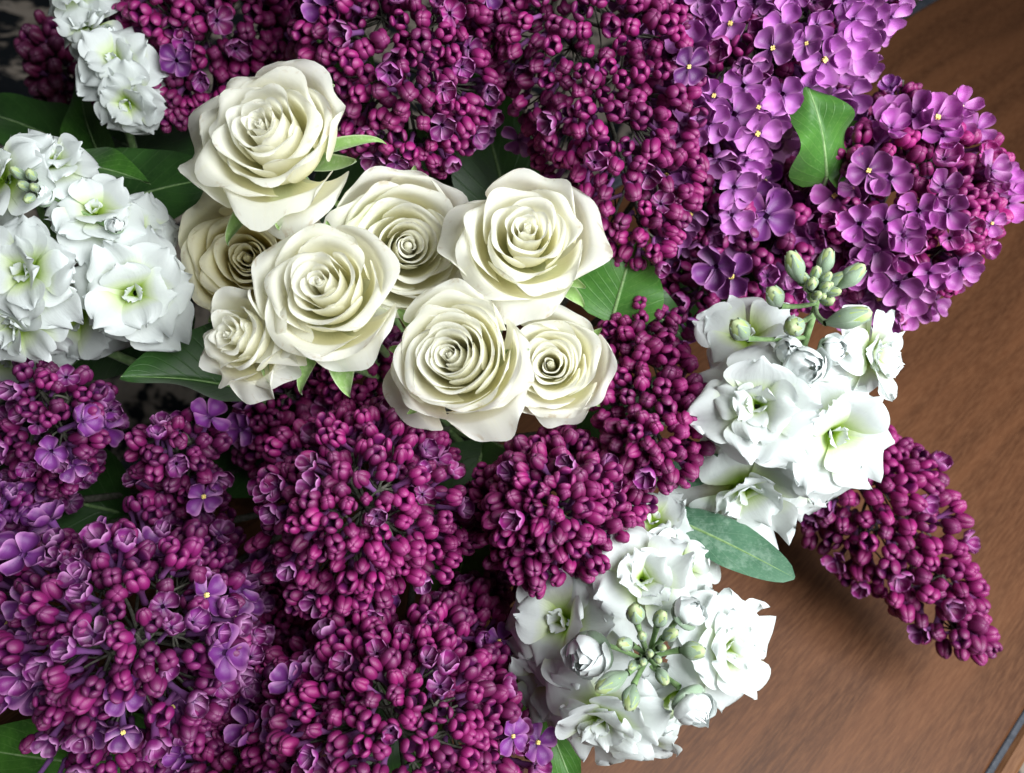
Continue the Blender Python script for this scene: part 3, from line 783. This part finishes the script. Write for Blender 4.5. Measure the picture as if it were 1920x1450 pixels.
panicle('tapering lilac panicle lying on bare wood with its loose tip free', [(1560, 800, 0.405, 60), (1600, 890, 0.402, 112), (1665, 1000, 0.396, 114), (1748, 1110, 0.388, 82), (1818, 1195, 0.380, 40), (1850, 1235, 0.376, 6)], 108, (0.45, 0.46, 0.09, 0.0), C_MAG, C_PUR, cap=260, inner=0.25, hp=17.5)
panicle('deep magenta lilac panicle between narrow rose and white stock', [(1180, 560, 0.345, 30), (1200, 640, 0.330, 80), (1215, 740, 0.315, 100), (1225, 810, 0.298, 105), (1230, 830, 0.282, 50), (1230, 835, 0.277, 5)], 109, (0.66, 0.32, 0.02, 0), C_MAG, C_PUR)
panicle('rounded magenta lilac panicle under the swirled rose', [(1050, 940, 0.345, 100), (1045, 955, 0.315, 145), (1042, 955, 0.290, 132), (1040, 950, 0.272, 80), (1040, 948, 0.265, 6)], 110, (0.52, 0.44, 0.04, 0), C_MAG, C_PUR, lean=0.1, inner=0.35, clump=0.3)
panicle('largest rounded magenta lilac panicle in front of the roses', [(690, 930, 0.350, 110), (688, 950, 0.315, 182), (685, 952, 0.288, 170), (683, 945, 0.266, 100), (683, 940, 0.258, 6)], 111, (0.42, 0.46, 0.11, 0.01), C_MAG, C_PUR, lean=0.1, inner=0.35, clump=0.3)
panicle('purple lilac panicle touching the near white stock and the photo edge', [(60, 920, 0.36, 60), (80, 840, 0.34, 85), (95, 785, 0.315, 95), (100, 740, 0.300, 60), (102, 725, 0.294, 6)], 112, (0.10, 0.50, 0.33, 0.07), (0.17, 0.006, 0.088), C_PUR, spacing=2.05, inner=0.1, clump=0.4)  # bud colour darkened to stand in for the dim light on this side
panicle('small shaded lilac panicle below the folded dark leaf', [(350, 960, 0.36, 60), (335, 875, 0.335, 68), (330, 838, 0.315, 72), (335, 815, 0.302, 6)], 113, (0.1, 0.5, 0.32, 0.08), (0.16, 0.006, 0.08), C_PUR, spacing=2.2, inner=0.08, clump=0.4)  # low light here is put into the darker bud colour
panicle('big purple lilac panicle with open florets nearest the lower corner', [(262, 1185, 0.345, 130), (256, 1190, 0.315, 218), (256, 1188, 0.288, 202), (260, 1180, 0.266, 125), (260, 1175, 0.257, 6)], 114, (0.16, 0.48, 0.26, 0.10), (0.165, 0.006, 0.09), C_PUR, lean=0.1, inner=0.3, clump=0.36, spacing=1.85, hp=19.5)  # shade of the lower left painted into the darker bud colour
panicle('magenta lilac panicle along the lower edge beside round white stock', [(740, 1380, 0.335, 140), (745, 1370, 0.310, 240), (750, 1360, 0.288, 222), (755, 1335, 0.266, 140), (757, 1330, 0.257, 6)], 115, (0.24, 0.58, 0.15, 0.03), C_MAG, C_PUR, lean=0.1, inner=0.5, clump=0.26, spacing=1.7, hp=19)
panicle('dim violet lilac cluster cut by the photo edge below the white stock', [(-60, 1080, 0.36, 50), (-50, 1020, 0.33, 85), (-45, 970, 0.31, 80), (-42, 940, 0.30, 6)], 116, (0.1, 0.3, 0.3, 0.3), C_PUR, C_PUR)
panicle('shadowed lilac panicle sunk between two big near panicles', [(520, 1240, 0.385, 80), (512, 1190, 0.37, 115), (505, 1120, 0.36, 105), (500, 1080, 0.352, 6)], 117, (0.3, 0.5, 0.15, 0.05), C_MAG, C_PUR, inner=0.1)
panicle('shadowed lilac panicle on the lower edge in the gap beside the corner panicle', [(480, 1520, 0.33, 60), (460, 1470, 0.32, 110), (440, 1410, 0.31, 105), (430, 1360, 0.305, 8)], 120, (0.3, 0.5, 0.15, 0.05), C_MAG, C_PUR, inner=0.1)
panicle('shadowed lilac panicle in the gap touching the round white stock', [(900, 1230, 0.355, 50), (905, 1190, 0.345, 95), (905, 1140, 0.335, 90), (905, 1105, 0.33, 8)], 121, (0.35, 0.5, 0.15, 0.0), C_MAG, C_PUR, inner=0.1)
panicle('shadowed lilac panicle in the gap between the middle and the swirled rose', [(700, 760, 0.37, 40), (695, 720, 0.36, 85), (690, 680, 0.345, 80), (690, 650, 0.335, 8)], 122, (0.4, 0.5, 0.1, 0.0), C_MAG, C_PUR, inner=0.1)
panicle('shadowed lilac panicle sunk just below the small ragged rosebud', [(560, 800, 0.39, 60), (540, 780, 0.37, 110), (530, 770, 0.35, 90), (530, 765, 0.345, 6)], 119, (0.3, 0.5, 0.15, 0.05), C_MAG, C_PUR, inner=0.1)

# ---- stock
stock_spike('white stock spike with pale green buds pointing at the violet lilac', [(1330, 950, 0.34), (1420, 850, 0.315), (1490, 700, 0.295), (1525, 590, 0.282), (1540, 530, 0.276)],
    [(1420, 760, 0.278, 112, (-0.25, 0.15, 0.95), 1), (1565, 815, 0.285, 118, (0.15, -0.15, 0.98), 0), (1640, 665, 0.296, 88, (0.68, -0.05, 0.72), 2), (1400, 920, 0.305, 115, (-0.05, -0.45, 0.88), 2), (1400, 630, 0.308, 88, (-0.4, 0.45, 0.8), 4), (1500, 890, 0.315, 100, (0.1, -0.35, 0.93), 3)],
    [(1515, 690, 0.274, 66, (0.05, -0.1, 1.0), 0), (1480, 655, 0.278, 46, (-0.3, 0.2, 0.9), 1), (1570, 655, 0.28, 44, (0.5, 0.1, 0.8), 1)],
    [(1455, 560, 0.270, 27, (-0.55, 0.6, 0.6), 1), (1390, 622, 0.274, 30, (-0.6, 0.5, 0.6), 1), (1495, 512, 0.268, 27, (-0.45, 0.8, 0.4), 2), (1588, 525, 0.268, 27, (0.6, 0.6, 0.4), 0), (1545, 500, 0.272, 24, (0.15, 0.9, 0.4), 0), (1520, 535, 0.262, 17, (-0.1, 0.4, 0.9), 1), (1545, 540, 0.262, 16, (0.2, 0.3, 0.9), 1), (1530, 555, 0.262, 14, (0, 0.1, 1), 0), (1490, 612, 0.266, 30, (-0.45, -0.1, 0.85), 1), (1575, 600, 0.264, 32, (0.85, 0.2, 0.4), 2)] + [(1535+26*math.cos(k*2.4)*(0.4+k/14), 538-22*math.sin(k*2.4)*(0.4+k/14), 0.266+0.0006*k, 13+0.7*k, (0.6*math.cos(k*2.4), 0.25+0.6*math.sin(k*2.4), 0.75), k % 3) for k in range(11)],
    201, leaves=[((1205, 950, 0.322), (1490, 1084, 0.292), 50, (0.1, 0.35, 0.9), 0.05, 0.12, M_SLEAF, 'long', 0.05, 3), ((1210, 905, 0.315), (1362, 860, 0.305), 34, (0.1, -0.2, 0.95), 0.04, 0.15, M_SLEAF, 'long', 0.05, 4)])
stock_spike('round white stock spike seen end on with a rosette of green buds', [(1190, 1260, 0.335), (1205, 1245, 0.295), (1218, 1232, 0.262)],
    [(1205, 1085, 0.283, 100, (0.0, 0.45, 0.9), 2), (1055, 1165, 0.292, 122, (-0.55, 0.3, 0.78), 0), (1365, 1215, 0.284, 112, (0.5, 0.1, 0.86), 1), (1130, 1350, 0.280, 112, (-0.25, -0.5, 0.83), 1), (1265, 1310, 0.292, 105, (0.2, -0.5, 0.85), 3), (1020, 1265, 0.300, 108, (-0.75, -0.2, 0.6), 3), (1225, 975, 0.312, 62, (-0.2, 0.5, 0.8), 4), (1280, 1060, 0.300, 85, (0.4, 0.5, 0.75), 3), (1200, 1385, 0.296, 78, (0.0, -0.8, 0.6), 4)],
    [(1095, 1238, 0.266, 72, (-0.55, -0.2, 0.8), 0), (1310, 1338, 0.268, 64, (0.45, -0.55, 0.7), 1), (1300, 1142, 0.268, 52, (0.5, 0.6, 0.65), 1)],
    [(1192, 1155, 0.257, 27, (-0.2, 0.75, 0.6), 1), (1236, 1165, 0.258, 22, (0.1, 0.7, 0.7), 0), (1176, 1208, 0.257, 21, (-0.6, 0.3, 0.75), 0), (1252, 1192, 0.256, 20, (0.4, 0.5, 0.75), 0), (1204, 1194, 0.258, 15, (-0.2, 0.6, 0.8), 1), (1294, 1220, 0.258, 27, (0.75, 0.15, 0.6), 1), (1240, 1266, 0.256, 20, (0.3, -0.5, 0.8), 1), (1158, 1272, 0.258, 28, (-0.85, -0.35, 0.3), 2), (1184, 1304, 0.257, 27, (-0.3, -0.7, 0.65), 1), (1218, 1225, 0.252, 12, (0, 0, 1), 1), (1206, 1240, 0.253, 12, (-0.3, -0.2, 1), 1), (1232, 1236, 0.253, 12, (0.3, -0.1, 1), 1), (1190, 1245, 0.255, 14, (-0.6, -0.2, 0.8), 0), (1240, 1215, 0.254, 12, (0.4, 0.3, 0.9), 1)], 202)
stock_spike('near white stock spike with yellow green buds at its crown', [(180, 640, 0.34), (120, 500, 0.32), (70, 380, 0.30), (55, 335, 0.285)],
    [(95, 300, 0.290, 76, (0.3, 0.6, 0.75), 1), (-10, 330, 0.280, 95, (-0.4, 0.2, 0.9), 2), (178, 395, 0.292, 82, (0.35, 0.4, 0.85), 0), (258, 435, 0.303, 76, (0.6, 0.2, 0.78), 3), (250, 550, 0.293, 104, (0.25, -0.1, 0.96), 0), (45, 510, 0.275, 100, (-0.1, -0.1, 1.0), 3), (25, 610, 0.285, 88, (-0.2, -0.6, 0.78), 2), (140, 600, 0.315, 95, (0.0, -0.5, 0.85), 4), (20, 670, 0.32, 90, (-0.2, -0.6, 0.78), 4)],
    [(75, 365, 0.278, 34, (0.2, 0.0, 1), 1), (215, 420, 0.285, 26, (0.3, 0.3, 0.9), 0)],
    [(60, 330, 0.272, 16, (0.1, 0.4, 0.9), 1), (48, 350, 0.272, 15, (-0.3, 0.1, 0.9), 1), (66, 352, 0.270, 13, (0.2, -0.1, 1), 0), (40, 330, 0.274, 16, (-0.4, 0.5, 0.8), 0), (58, 370, 0.272, 15, (0, -0.5, 0.85), 0)], 203)
stock_spike('far white stock spike against the rug beside maroon lilac', [(250, 280, 0.39), (215, 150, 0.37), (160, 20, 0.36), (140, -60, 0.36)],
    [(160, 45, 0.345, 62, (-0.3, 0.3, 0.9), 1), (140, -30, 0.345, 70, (-0.2, 0.4, 0.9), 2), (215, 115, 0.338, 72, (0.1, 0.2, 0.95), 0), (238, 195, 0.338, 64, (0.1, -0.6, 0.75), 3), (268, 150, 0.352, 50, (0.5, 0.2, 0.8), 4)],
    [(205, 60, 0.345, 30, (0.5, 0.4, 0.7), 0)], [], 204)

# ---- leaves
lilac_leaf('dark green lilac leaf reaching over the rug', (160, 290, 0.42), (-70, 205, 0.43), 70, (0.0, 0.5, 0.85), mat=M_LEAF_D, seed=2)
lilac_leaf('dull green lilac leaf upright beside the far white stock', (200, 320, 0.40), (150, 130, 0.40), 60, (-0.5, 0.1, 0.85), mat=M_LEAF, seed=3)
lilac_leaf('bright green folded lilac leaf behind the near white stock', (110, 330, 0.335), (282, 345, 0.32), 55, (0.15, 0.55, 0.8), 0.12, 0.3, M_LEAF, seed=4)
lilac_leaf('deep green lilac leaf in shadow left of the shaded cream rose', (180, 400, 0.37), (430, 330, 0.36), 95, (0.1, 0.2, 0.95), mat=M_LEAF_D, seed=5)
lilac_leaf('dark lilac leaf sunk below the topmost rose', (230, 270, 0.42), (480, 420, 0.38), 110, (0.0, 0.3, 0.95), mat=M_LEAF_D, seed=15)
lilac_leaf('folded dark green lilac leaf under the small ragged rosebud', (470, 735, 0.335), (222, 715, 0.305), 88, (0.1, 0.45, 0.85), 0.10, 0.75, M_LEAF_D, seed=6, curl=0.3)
lilac_leaf('round bright lilac leaf with pale midrib beside the narrow rose', (1150, 590, 0.325), (1190, 450, 0.32), 88, (-0.05, 0.1, 1.0), 0.02, 0.15, M_LEAF_L, seed=7)
lilac_leaf('dark lilac leaf in the gap under the round bright leaf', (1180, 560, 0.35), (1290, 640, 0.345), 50, (0.1, 0.2, 0.95), mat=M_LEAF_D, seed=8)
lilac_leaf('pale green curled lilac leaf beside the violet florets', (1550, 330, 0.330), (1520, 145, 0.315), 72, (0.10, 0.1, 1.0), 0.05, 0.40, M_LEAF_L, seed=9, curl=-0.45, wave=0.45)
lilac_leaf('shaded lilac leaf beneath the pale green curled one', (1520, 190, 0.375), (1550, 370, 0.365), 80, (0.0, 0.1, 1.0), mat=M_LEAF, seed=10)
lilac_leaf('green lilac leaf between two magenta panicles at the top', (915, 150, 0.40), (920, -20, 0.40), 55, (0.1, 0.1, 1.0), mat=M_LEAF, seed=11)
lilac_leaf('green lilac leaf poking out under the round stock spike', (980, 1240, 0.335), (1085, 1500, 0.315), 62, (0.1, 0.1, 0.98), mat=M_LEAF_L, seed=12)
lilac_leaf('green lilac leaf in the lower corner under purple florets', (340, 1440, 0.318), (-90, 1395, 0.306), 105, (0.0, 0.2, 0.97), mat=M_LEAF, seed=13)
# filler leaves added low in the bouquet, toned dark so gaps read as shade
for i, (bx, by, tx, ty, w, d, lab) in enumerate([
    (640, 420, 900, 280, 120, 0.40, 'dark filler leaf in the deep gap above the wide rose'),
    (600, 780, 300, 900, 120, 0.40, 'dark filler leaf deep beneath the small shaded panicle'),
    (960, 430, 880, 130, 95, 0.385, 'dark filler leaf in the gap between the long magenta panicle and its neighbour'),
    (640, 200, 560, -40, 90, 0.40, 'dark filler leaf in the gap right behind the topmost rose'),
    (700, 1250, 820, 1480, 120, 0.338, 'dark filler leaf beneath the lower edge panicle'),
    (900, 860, 850, 1180, 110, 0.37, 'dark filler leaf in the gap between two round magenta panicles'),
    (560, 1180, 420, 1450, 120, 0.36, 'dark filler leaf in the gap beside the lower edge panicle'),
    (1250, 560, 1500, 470, 110, 0.42, 'dark filler leaf deep behind the green stock buds'),
    (220, 960, -40, 900, 120, 0.38, 'dark filler leaf beneath the purple panicle at the photo edge'),
    (1080, 900, 1250, 700, 70, 0.37, 'dark filler leaf beneath the deep magenta panicle'),
    (330, 560, 120, 700, 120, 0.37, 'dark filler leaf beneath the near white stock')]):
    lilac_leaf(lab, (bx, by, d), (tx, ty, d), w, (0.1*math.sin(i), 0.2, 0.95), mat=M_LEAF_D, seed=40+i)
print('objects', len(bpy.data.objects))
